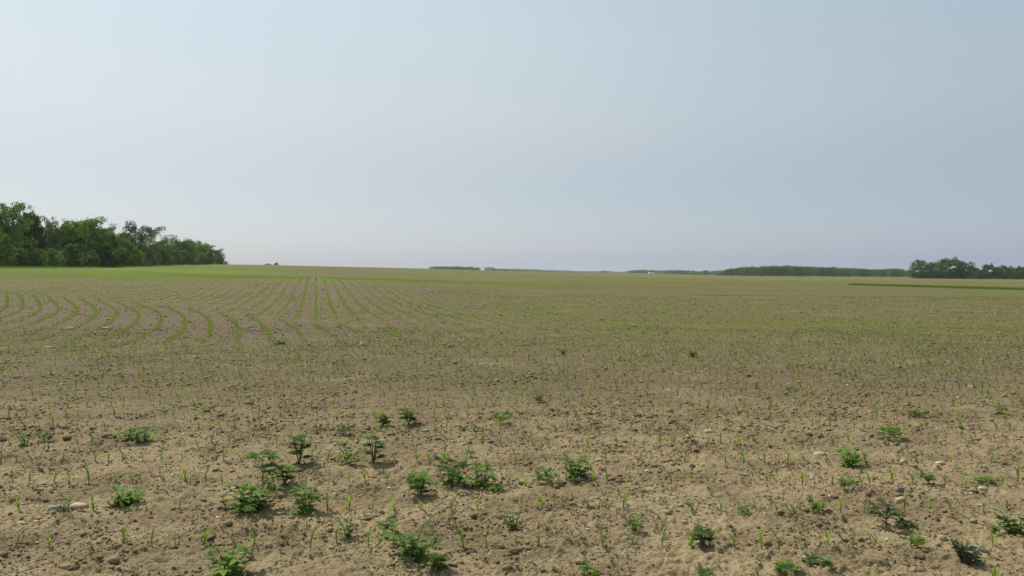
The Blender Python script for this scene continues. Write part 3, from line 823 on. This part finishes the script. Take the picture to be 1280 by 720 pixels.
def vig(P):  # rows are stronger where the ground is kept moist
    X, Y = P[:, 0], P[:, 1]
    fam = row_family(X, Y); c_ = X + .244 * Y
    v = np.where(fam & (X < 4), .8 + .25 * sstep(21, 27, Y) * (1 - sstep(-9, -2, X)), .82) * (1 - .25 * sstep(6, 24, c_)) * np.where(fam, 1.0, .74)
    v = v + .5 * (fbm(X, Y, 5, 3, 21) - .5)
    lush = np.exp(-((Y - 108) / 22) ** 2) * (1 - sstep(0, 40, X))
    return v + .25 * lush
B = far_rows(62, 150, .2, .9)
parts = [corn_stuff(nearP, full, .85, 1.4), corn_stuff(midP, LC, 1.0, 1.6), corn_stuff(A, LC, .95, 1.5, vig(A)), corn_stuff(B, LCW, 1.0, 1.5, vig(B)), corn_stuff(FarP, PR, .9, 1.5)]
V, Fs, a = merge(parts)
print("corn stuff plants", len(nearP) + len(midP) + len(A) + len(B))
tag(link("corn_crop", mesh_from("corn_crop", V, Fs, M_CORN_FAR, False, {"tint": a})), "rows of pale green corn seedlings running off to the ridge", "corn crop", kind="stuff")

# thin film of tiny weed seedlings over the middle field
def sprout(seed):
    r = np.random.default_rng(seed); mb = MB(); a0 = r.random() * 6
    for i in range(4): blade(mb, a0 + i * 1.57 + r.normal(0, .2), .024 * r.uniform(.7, 1.3), .010, .7 + r.normal(0, .2), .9, .002, 2, r.random())
    return mb.arrays()
SPR = [sprout(300 + s) for s in range(5)]
def wedge(n, r0, r1, power=1.0, spread=.74):
    u_ = rng.random(n); Y = (r0 ** (2 * power) + u_ * (r1 ** (2 * power) - r0 ** (2 * power))) ** (1 / (2 * power))
    return np.column_stack([rng.uniform(-1, 1, n) * (Y * .70 + 2.6), Y])
P = np.vstack([wedge(1800, 3.9, 12, .9), wedge(30000, 10, 26, .8), wedge(42000, 22, 70, .75)])
dens = fbm(P[:, 0], P[:, 1], 3.2, 3, 33); P = P[dens > rng.uniform(.34, .62, len(P))]
P3 = np.column_stack([P, ground_z(P[:, 0], P[:, 1])]); s = rng.uniform(.4, 1.3, len(P)) * (1 + P[:, 1] / 38)
idx = rng.integers(0, 5, len(P))
V, Fs, a = merge([scatter(SPR[k], P3[idx == k], rng.random((idx == k).sum()) * 6, s[idx == k]) for k in range(5)])
tag(link("weed_film", mesh_from("weed_film", V, Fs, M_WEEDPALE, False, {"tint": a})), "scattered film of tiny weed sprouts over the soil", "weed sprouts", kind="stuff")

# ------------------------------------------------------------------ clods, gravel, straw
def lump(seed, sub=2, rough=.25, flat=.65):
    import bmesh
    bm = bmesh.new(); bmesh.ops.create_icosphere(bm, subdivisions=sub, radius=.5)
    bm.verts.ensure_lookup_table(); V = np.array([v.co[:] for v in bm.verts]); Fc = np.array([[v.index for v in f.verts] for f in bm.faces]); bm.free()
    r = np.random.default_rng(seed); k = r.normal(size=(5, 3)); ph = r.random(5) * 6
    d = sum(np.sin((V @ k[i]) * (4 + 2.5 * i) + ph[i]) / (1 + .5 * i) for i in range(5))
    V = V * (1 + rough * d[:, None] * .35); V[:, 2] *= flat
    V *= np.array([r.uniform(.85, 1.25), r.uniform(.75, 1.0), 1])
    return V, [Fc], np.full(len(V), .5)
CL2 = [lump(400 + k, 2, .55, .6) for k in range(6)]; CL1 = [lump(420 + k, 1, .5, .6) for k in range(6)]
def lumps(P, tm, s, sink=.2):
    P3 = np.column_stack([P, ground_z(P[:, 0], P[:, 1]) + s * (.3 - sink)]); idx = rng.integers(0, len(tm), len(P))
    return merge([scatter(tm[k], P3[idx == k], rng.random((idx == k).sum()) * 6, s[idx == k], rng.normal(0, .2, ((idx == k).sum(), 2))) for k in range(len(tm)) if (idx == k).any()])
def clumped(P, sc_, lo, hi, seed): return P[fbm(P[:, 0], P[:, 1], sc_, 3, seed) > rng.uniform(lo, hi, len(P))]
Pa = clumped(wedge(40000, 3.7, 10, .85), .35, .47, .68, 41); sa = np.clip(rng.lognormal(-4.0, .5, len(Pa)), .008, .065)
Pb = clumped(wedge(80000, 8, 25, .8), .8, .38, .7, 42); sb = np.clip(rng.lognormal(-3.75, .5, len(Pb)), .012, .10)
Pc = clumped(wedge(24000, 22, 62, .75), 1.5, .38, .7, 43); scl = np.clip(rng.lognormal(-3.0, .45, len(Pc)), .02, .17)
Pd = clumped(wedge(100000, 3.7, 9, .85), .3, .40, .66, 44); sd2 = np.clip(rng.lognormal(-4.6, .4, len(Pd)), .005, .022)
V, Fs, a = merge([lumps(Pa, CL2, sa), lumps(Pb, CL1, sb), lumps(Pc, CL1, scl), lumps(Pd, CL1, sd2, .1)])
tag(link("soil_clods", mesh_from("soil_clods", V, Fs, M_CLOD, False, {"tint": a})), "crumbled tan soil clods strewn over the field", "soil clods", kind="stuff")
M_GRAVEL = plain_material("gravel", (.56, .50, .39), (.27, .20, .13), 3, .8, .2, .004, False)
Pa = wedge(1500, 3.9, 12, .9); sa = np.clip(rng.lognormal(-4.3, .45, len(Pa)), .006, .035); Pb = wedge(7500, 9, 60, .72); sb = rng.uniform(.015, .055, len(Pb)) * (.6 + Pb[:, 1] / 60)
V, Fs, a = merge([lumps(Pa, CL2, sa, .15), lumps(Pb, CL1, sb, .15)])
tag(link("gravel", mesh_from("gravel", V, Fs, M_GRAVEL, True, {"tint": a})), "small pale pebbles scattered through the soil", "gravel", kind="stuff")
def straw_piece(seed):
    r = np.random.default_rng(seed); mb = MB()
    tube(mb, [[-.5, 0, 0], [-.1, .03 * r.normal(), .02], [.5, .06 * r.normal(), .0]], [.016, .02, .012], 4, r.random()); return mb.arrays()
ST = [straw_piece(500 + k) for k in range(5)]
P = clumped(wedge(26000, 3.8, 45, .75), 1.2, .35, .65, 51)
P3 = np.column_stack([P, ground_z(P[:, 0], P[:, 1]) + .003]); s = rng.uniform(.03, .11, len(P)) * (1 + P[:, 1] / 40); idx = rng.integers(0, 5, len(P))
V, Fs, a = merge([scatter(ST[k], P3[idx == k], rng.random((idx == k).sum()) * 6, s[idx == k]) for k in range(5)])
tag(link("straw_litter", mesh_from("straw_litter", V, Fs, M_STRAW, False, {"tint": a})), "bits of old straw and stalk lying on the soil", "straw litter", kind="stuff")

# ------------------------------------------------------------------ stones
def stone_mat(name, a, b_): return plain_material(name, a, b_, 14, .8, .35, .004)
S_WHITE = stone_mat("white_stone", (.46, .40, .29), (.28, .22, .14)); S_TAN = stone_mat("tan_stone", (.48, .36, .24), (.34, .25, .17))
S_GREY = stone_mat("grey_stone", (.33, .33, .26), (.24, .23, .19)); S_DARK = stone_mat("dark_stone", (.10, .10, .095), (.16, .15, .14))
S_BROWN = stone_mat("brown_stone", (.19, .14, .10), (.28, .21, .15)); S_CREAM = stone_mat("cream_stone", (.48, .39, .26), (.33, .26, .17))
STONES = [
    (69, 637, 15, 8, S_GREY, "rounded grey green stone beside a dark sprout, lower left"),
    (98, 637, 21, 7, S_TAN, "flat pinkish tan stone just right of the grey green stone"),
    (23, 656, 13, 5, S_WHITE, "flat pale stone below the grey green stone at the left edge"),
    (43, 656, 7, 4, S_WHITE, "small white pebble beside the flat pale stone"),
    (488, 650, 13, 8, S_BROWN, "dark brown stone between two weeds, lower middle"),
    (1132, 581, 12, 9, S_TAN, "upright tan stone with a shaded side, right of the photo"),
    (1126, 619, 12, 6, S_DARK, "dark charcoal stone between the tan stones on the right"),
    (1128, 632, 17, 7, S_TAN, "wide tan stone just below the dark charcoal stone"),
    (1073, 598, 8, 6, S_CREAM, "small cream stone below a leafy weed on the right"),
    (1028, 571, 15, 6, S_WHITE, "pale wedge shaped stone left of a leafy weed on the right"),
    (1177, 582, 12, 5, S_WHITE, "flat whitish stone right of the upright tan stone"),
    (1232, 614, 13, 6, S_WHITE, "whitish stone below a low weed near the right edge"),
    (888, 542, 11, 6, S_CREAM, "cream stone alone in the middle field, right of centre"),
    (821, 580, 7, 5, S_WHITE, "round white pebble above the seedlings right of centre"),
    (810, 592, 9, 4, S_CREAM, "flat cream pebble under the round white pebble"),
    (749, 577, 9, 4, S_WHITE, "white pebble right of the dark weed near the centre"),
    (856, 653, 8, 4, S_WHITE, "white flat pebble between two corn rows, right of centre"),
    (271, 460, 9, 4, S_WHITE, "bright white stone in the far soil, left part of the field"),
    (453, 433, 8, 6, S_CREAM, "pale stone standing far out, right of the lone far weed"),
    (567, 434, 14, 6, S_BROWN, "broad brown stone far out in the middle of the field"),
    (131, 412, 9, 3, S_WHITE, "white stone among the curving rows"),
    (87, 412, 9, 3, S_CREAM, "cream stone among the curving rows, left of the white one"),
    (60, 436, 9, 3, S_CREAM, "thin cream stone below the curving rows at far left"),
    (63, 470, 9, 4, S_GREY, "grey stone in the left middle field below the curving rows"),
    (357, 498, 9, 4, S_CREAM, "cream stone in the middle field above the tall weeds"),
    (532, 540, 11, 4, S_GREY, "flat grey stone right of a feathery weed"),
    (580, 557, 13, 5, S_CREAM, "flat cream stone above the largest weed clump"),
    (509, 612, 8, 5, S_GREY, "small grey stone left of the branching weed"),
    (725, 603, 9, 5, S_WHITE, "pale stone at the foot of the dark weed near the centre"),
    (700, 606, 8, 5, S_CREAM, "cream stone left of the dark weed near the centre"),
    (1012, 702, 15, 5, S_GREY, "low grey stone near the bottom edge on the right"),
    (1232, 694, 18, 8, S_BROWN, "brown stone right of the dark bushy weed at lower right"),
    (334, 693, 12, 6, S_BROWN, "brown stone near the bottom, left of centre"),
    (443, 492, 8, 6, S_DARK, "small dark stone above the feathery weeds in the middle"),
]
for i, (px, py, w, h, mt, lb) in enumerate(STONES):
    X, Y = ground_at(px, py); s = Y / F
    v, f, _ = lump(600 + i * 3, 2, .55, 1.0)
    v = v * np.array([w * s * .95, w * s * .75, h * s * 1.35])
    me = mesh_from("stone", v, f, mt, True)
    o = link("stone", me, None, (X, Y, float(ground_z(X, Y)) + h * s * .16)); o.rotation_euler = (0, 0, rng.normal(0, .3))
    tag(o, lb, "stone", "stones lying on the soil")

# ------------------------------------------------------------------ weeds
def lobed_leaf(mb, p, az, pitch, L, r, lobes=5, slim=.30, val=.5):
    """ragweed type leaf: pointed lobes fanning from the stalk end"""
    fwd = np.array([cos(az) * cos(pitch), sin(az) * cos(pitch), sin(pitch)]); sd_ = np.array([-sin(az), cos(az), 0.0]); nm = np.cross(fwd, sd_)
    angs = np.linspace(-1.05, 1.05, lobes) if lobes > 1 else [0]
    for a in angs:
        l = L * (1 - .38 * abs(a)) * r.uniform(.88, 1.1)
        d = fwd * cos(a) + sd_ * sin(a); q_ = -fwd * sin(a) + sd_ * cos(a); wd = l * slim
        dr = nm * 0 + np.array([0, 0, -1.0])
        V = [p, p + d * l * .38 + q_ * wd * .5 + dr * l * .02, p + d * l * .40 + dr * l * .06, p + d * l * .38 - q_ * wd * .5 + dr * l * .02,
             p + d * l * .72 + q_ * wd * .33 + dr * l * .10, p + d * l * .74 + dr * l * .14, p + d * l * .72 - q_ * wd * .33 + dr * l * .10, p + d * l + dr * l * .24]
        mb.add(V, [[1, 4, 5, 2], [2, 5, 6, 3]], [[0, 1, 2], [0, 2, 3], [4, 7, 5], [5, 7, 6]], float(np.clip(val + r.normal(0, .15), 0, 1)))
def weed_mesh(seed, w, h, style):
    """w, h in metres; returns stem builder and leaf builder"""
    r = np.random.default_rng(seed); st, lf = MB(), MB()
    if style == 'umbrella':          # bare stem with a spread of leaves on top and a skirt lower down
        for k in range(2):
            o = np.array([r.normal(0, .04 * w), r.normal(0, .04 * w), 0]); hh = h * (1 - .35 * k)
            top = o + [r.normal(0, .02 * w), 0, hh * .82]
            tube(st, [o - [0, 0, .02], o * .5 + top * .5, top], [.0042, .0036, .0028], 5)
            for i in range(9):
                az = i * 2.4 + r.normal(0, .3); b = top + np.array([cos(az), sin(az), .25]) * w * .14
                tube(st, [top, b], [.0018, .0014], 3)
                lobed_leaf(lf, b, az, r.uniform(-.1, .5), w * .36, r, 5, .32, r.random())
            for i in range(5):
                az = i * 1.3 + r.normal(0, .3); z_ = o + [0, 0, hh * .35]; b = z_ + np.array([cos(az), sin(az), .2]) * w * .14
                tube(st, [z_, b], [.0018, .0014], 3); lobed_leaf(lf, b, az, r.uniform(-.3, .3), w * .27, r, 3, .34, r.random())
    elif style == 'bush':            # several leafy stems from one root
        ns = int(r.integers(3, 7)); nlb = int(r.choice([3, 5, 7])); slm = {3: .46, 5: .38, 7: .24}[nlb]
        for k in range(ns):
            az0 = k * 2 * pi / ns + r.normal(0, .3); lean = r.uniform(.15, .42) * w
            hh = h * r.uniform(.35, 1.0); o = np.array([cos(az0) * .04 * w, sin(az0) * .04 * w, 0])
            pts = [o - [0, 0, .02], o + [cos(az0) * lean * .4, sin(az0) * lean * .4, hh * .45], o + [cos(az0) * lean, sin(az0) * lean, hh * .8]]
            pts = np.array(pts); tube(st, pts, [.0036, .0030, .0020], 5)
            for j in range(10):
                t_ = .10 + .90 * j / 9; b0 = np.array([np.interp(t_, [0, .5, 1], pts[:, c]) for c in range(3)])
                az = az0 + j * 2.2 + r.normal(0, .4); b = b0 + np.array([cos(az), sin(az), .3]) * w * .09
                tube(st, [b0, b], [.0015, .0011], 3)
                lobed_leaf(lf, b, az, r.uniform(-.2, .65), min(w * .24, h * .42) * r.uniform(.8, 1.15), r, nlb, slm, r.random())
    elif style == 'feather':         # upright, finely divided
        for k in range(5):
            az0 = k * 1.3 + r.normal(0, .3); hh = h * r.uniform(.75, 1); top = np.array([cos(az0) * w * .16, sin(az0) * w * .16, hh * .85])
            tube(st, [[0, 0, -.02], top * .5, top], [.003, .0025, .0016], 5)
            for j in range(8):
                b0 = top * (.2 + .8 * j / 7); az = j * 2.4 + r.normal(0, .3); b = b0 + np.array([cos(az), sin(az), .5]) * w * .10
                tube(st, [b0, b], [.0012, .0008], 3); lobed_leaf(lf, b, az, r.uniform(.1, .9), w * .27, r, 7, .22, r.random())
    elif style == 'dense':           # dark tight bush of small entire leaves
        for k in range(10):
            az0 = k * .63 + r.normal(0, .2); top = np.array([cos(az0) * w * r.uniform(.12, .38), sin(az0) * w * r.uniform(.12, .38), h * r.uniform(.45, .95)])
            tube(st, [[0, 0, -.02], top * [.6, .6, .5], top], [.003, .0025, .0015], 4)
            for j in range(16):
                b0 = top * (.25 + .75 * r.random()); az = r.random() * 6.3; b = b0 + np.array([cos(az), sin(az), .2]) * w * .05
                tube(st, [b0, b], [.001, .0008], 3); lobed_leaf(lf, b, az, r.uniform(-.3, .9), w * .12, r, 1, .62, r.random())
    else:                            # 'low': flat rosette
        top = np.array([0, 0, h * .3]); tube(st, [[0, 0, -.02], top], [.003, .0022], 5)
        for j in range(18):
            az = j * 2.4 + r.normal(0, .25); b = top * r.uniform(.3, 1) + np.array([cos(az), sin(az), .35]) * w * .14
            tube(st, [top * .5, b], [.0013, .001], 3); lobed_leaf(lf, b, az, r.uniform(0, .8), w * .26, r, 3, .38, r.random())
    # bring to the asked size
    for mb in (st, lf):
        pass
    V = np.concatenate(lf.v); ex = (np.percentile(V[:, 0], 98) - np.percentile(V[:, 0], 2)); ez = np.percentile(V[:, 2], 98.5)
    k = np.array([w / ex, w / ex, h / max(ez, 1e-3)])
    for mb in (st, lf): mb.v = [v * k for v in mb.v]
    return st, lf
WEEDS = [  # px, base y, w px, h px, style, material, label
    (29, 557, 24, 24, 'bush', M_WEED, "dark leafy weed in the left middle, nearest the left edge"),
    (54, 553, 17, 12, 'low', M_WEEDPALE, "pale low weed just right of the dark leafy one at far left"),
    (172, 551, 46, 20, 'bush', M_WEED, "wide low spreading weed in the left middle field"),
    (153, 631, 40, 26, 'bush', M_WEED, "spreading weed standing alone above the front rows at left"),
    (77, 645, 14, 13, 'low', M_WEEDDARK, "small dark sprout beside the grey green stone"),
    (338, 614, 48, 44, 'umbrella', M_WEED, "tallest weed, bare stem with an umbrella of leaves on top"),
    (355, 609, 24, 22, 'feather', M_WEED, "smaller upright weed right behind the tallest weed's stem"),
    (310, 640, 56, 36, 'bush', M_WEED, "bushy sprawling weed in front left of the tallest weed"),
    (382, 643, 46, 36, 'bush', M_WEED, "bushy weed with dark foot in front right of the tallest weed"),
    (373, 582, 28, 36, 'feather', M_WEED, "upright pale topped weed behind the tallest weed"),
    (434, 582, 29, 24, 'bush', M_WEED, "compact rounded weed, left one of the centre pair"),
    (466, 579, 27, 34, 'feather', M_WEED, "taller upright weed, right one of the centre pair"),
    (478, 532, 18, 17, 'feather', M_WEED, "small feathery weed above the centre pair"),
    (510, 531, 24, 19, 'feather', M_WEED, "feathery weed right of the small feathery one"),
    (429, 545, 18, 12, 'low', M_WEEDPALE, "thin pale weed above the compact rounded weed"),
    (567, 606, 54, 38, 'bush', M_WEED, "largest leafy clump in the middle of the photo"),
    (602, 607, 38, 30, 'bush', M_WEED, "leafy weed joined to the right side of the largest clump"),
    (622, 615, 19, 9, 'low', M_WEED, "low weed at the right tail of the largest clump"),
    (588, 571, 13, 9, 'low', M_WEED, "small round weed just behind the largest clump"),
    (524, 621, 30, 29, 'feather', M_WEED, "branching weed with thin stem left of the largest clump"),
    (626, 531, 20, 14, 'low', M_WEED, "low dark weed alone above the largest clump"),
    (597, 540, 14, 8, 'low', M_WEEDPALE, "bright little weed left of the low dark one"),
    (720, 599, 34, 27, 'bush', M_WEED, "dark two tiered weed right of centre"),
    (683, 605, 30, 18, 'low', M_WEEDPALE, "pale straggly weed left of the dark two tiered weed"),
    (433, 675, 21, 22, 'bush', M_WEED, "small upright weed left of the pair near the bottom"),
    (483, 670, 24, 17, 'low', M_WEED, "low weed just behind the wide bottom weed"),
    (512, 699, 52, 36, 'bush', M_WEED, "wide leafy weed near the bottom, left of centre"),
    (547, 718, 24, 22, 'feather', M_WEED, "thin upright weed at the bottom right of the wide weed"),
    (643, 663, 23, 22, 'bush', M_WEED, "compact weed at the bottom centre between corn plants"),
    (284, 724, 54, 30, 'bush', M_WEED, "broad weed cut by the bottom edge, left part"),
    (794, 668, 20, 13, 'low', M_WEED, "two leaved weed behind a corn plant right of centre"),
    (879, 685, 27, 20, 'feather', M_WEEDPALE, "slanting feathery weed in the second row right of centre"),
    (1064, 583, 30, 24, 'bush', M_WEED, "leafy dark weed right of the pale wedge stone"),
    (1115, 550, 28, 14, 'low', M_WEED, "low spreading weed in the right middle field"),
    (1162, 608, 22, 14, 'low', M_WEEDPALE, "bright low weed right of the dark charcoal stone"),
    (1232, 605, 24, 9, 'low', M_WEED, "flat weed above the whitish stone near the right edge"),
    (1110, 661, 44, 26, 'low', M_WEEDRED, "straggly reddish weed above the front row on the right"),
    (1134, 662, 26, 10, 'low', M_WEEDDARK, "dark wilted weed at the right side of the reddish weed"),
    (1210, 707, 33, 27, 'dense', M_WEEDDARK, "dark dense little bush near the bottom right corner"),
    (1272, 668, 34, 26, 'bush', M_WEED, "leafy weed cut by the right edge above the brown stone"),
    (1247, 674, 14, 13, 'low', M_WEED, "small weed left of the one cut by the right edge"),
    (1022, 638, 24, 19, 'low', M_WEED, "spreading weed in the third row right of centre"),
    (1057, 616, 18, 14, 'low', M_WEED, "small weed with upright tips below the leafy dark weed"),
    (1150, 688, 22, 12, 'low', M_WEED, "ground hugging weed between corn plants at lower right"),
    (1024, 712, 32, 11, 'low', M_WEEDPALE, "pale trailing weed above the bottom edge on the right"),
    (985, 722, 30, 12, 'low', M_WEED, "weed cut by the bottom edge right of centre"),
    (738, 722, 24, 11, 'low', M_WEED, "weed cut by the bottom edge just right of centre"),
    (884, 725, 22, 12, 'low', M_WEEDPALE, "pale weed cut by the bottom edge right of the centre weeds"),
    (934, 643, 16, 9, 'low', M_WEED, "tiny weed between corn plants right of centre"),
    (866, 447, 14, 7, 'dense', M_WEED, "far dark tuft in the right middle distance"),
    (704, 444, 11, 8, 'dense', M_WEED, "far dark tuft near the centre of the middle distance"),
    (351, 431, 18, 9, 'bush', M_WEED, "far green tuft below the curving rows"),
    (432, 433, 9, 6, 'low', M_WEED, "faint far tuft left of the pale standing stone"),
    (946, 486, 11, 9, 'low', M_WEEDPALE, "bright small tuft in the right middle field"),
    (674, 503, 10, 9, 'feather', M_WEED, "thin upright tuft in the centre middle field"),
    (1146, 522, 18, 8, 'low', M_WEED, "low dark tuft above the weeds on the right"),
    (1254, 519, 16, 8, 'low', M_WEEDPALE, "low bright tuft near the right edge, middle field"),
    (987, 490, 9, 7, 'low', M_WEEDPALE, "small bright tuft right of the other bright tuft"),
]
for i, (px, py, w, h, sty, mt, lb) in enumerate(WEEDS):
    X, Y = ground_at(px, py); s = Y / F
    st, lf = weed_mesh(700 + i * 11, w * s * 1.04, h * s * 1.05, sty)
    e = empty("weed", (X, Y, float(ground_z(X, Y))), rng.random() * .6); tag(e, lb, "weed", "weeds growing among the corn")
    link("stem", st.mesh("stem", M_STEM, True), e); link("leaves", lf.mesh("leaves", mt), e)

# ------------------------------------------------------------------ grass strip on the right and along the wood
def tuft(seed, n=9):
    r = np.random.default_rng(seed); mb = MB()
    for i in range(n): blade(mb, r.random() * 6.3, r.uniform(.5, 1.0), .05, r.uniform(.9, 1.5), r.uniform(.3, 1.2), 0, 2, r.random(), r.normal(0, .16), r.normal(0, .16))
    return mb.arrays()
TF = [tuft(800 + k) for k in range(5)]
def grass(name, P, smin, smax, label):
    P3 = np.column_stack([P, ground_z(P[:, 0], P[:, 1]) - .02]); idx = rng.integers(0, 5, len(P)); s = rng.uniform(smin, smax, len(P))
    V, Fs, a = merge([scatter(TF[k], P3[idx == k], rng.random((idx == k).sum()) * 6, s[idx == k]) for k in range(5)])
    tag(link(name, mesh_from(name, V, Fs, M_STRIP if name == "grass_strip" else M_GRASS, False, {"tint": a})), label, "grass", kind="stuff")
g0, g1 = np.array(ground_at(1062, 356.2)), np.array(ground_at(1284, 362.3)); g2 = g1 + (g1 - g0) * .25
print("strip", g0, g1)
n = 14000; u_ = rng.random(n); mid = g0[None] + (g2 - g0)[None] * u_[:, None]
wd_ = np.interp(u_, [0, .15, .6, 1], [.35, .9, 1.9, 3.2]) * 1.5
dirp = (g2 - g0) / np.linalg.norm(g2 - g0); perp = np.array([-dirp[1], dirp[0]])
P = mid + perp[None] * (rng.normal(0, .5, n) * wd_)[:, None]
P = P[fbm(P[:, 0], P[:, 1], 3.0, 3, 71) > rng.uniform(.2, .62, len(P))]
grass("grass_strip", P, .22, .60, "narrow strip of dark green grass across the right side of the field")
px = rng.uniform(-60, 285, 9000); d = np.interp(px, [-60, 0, 45, 68, 112, 152, 184, 218, 252, 280], [158, 156, 160, 166, 178, 204, 236, 296, 344, 405]) + rng.uniform(-5, 6, len(px))
P = np.column_stack([(px - 640) / F * d, d])
grass("wood_verge", P, .2, .6, "rough grass verge along the foot of the wood")
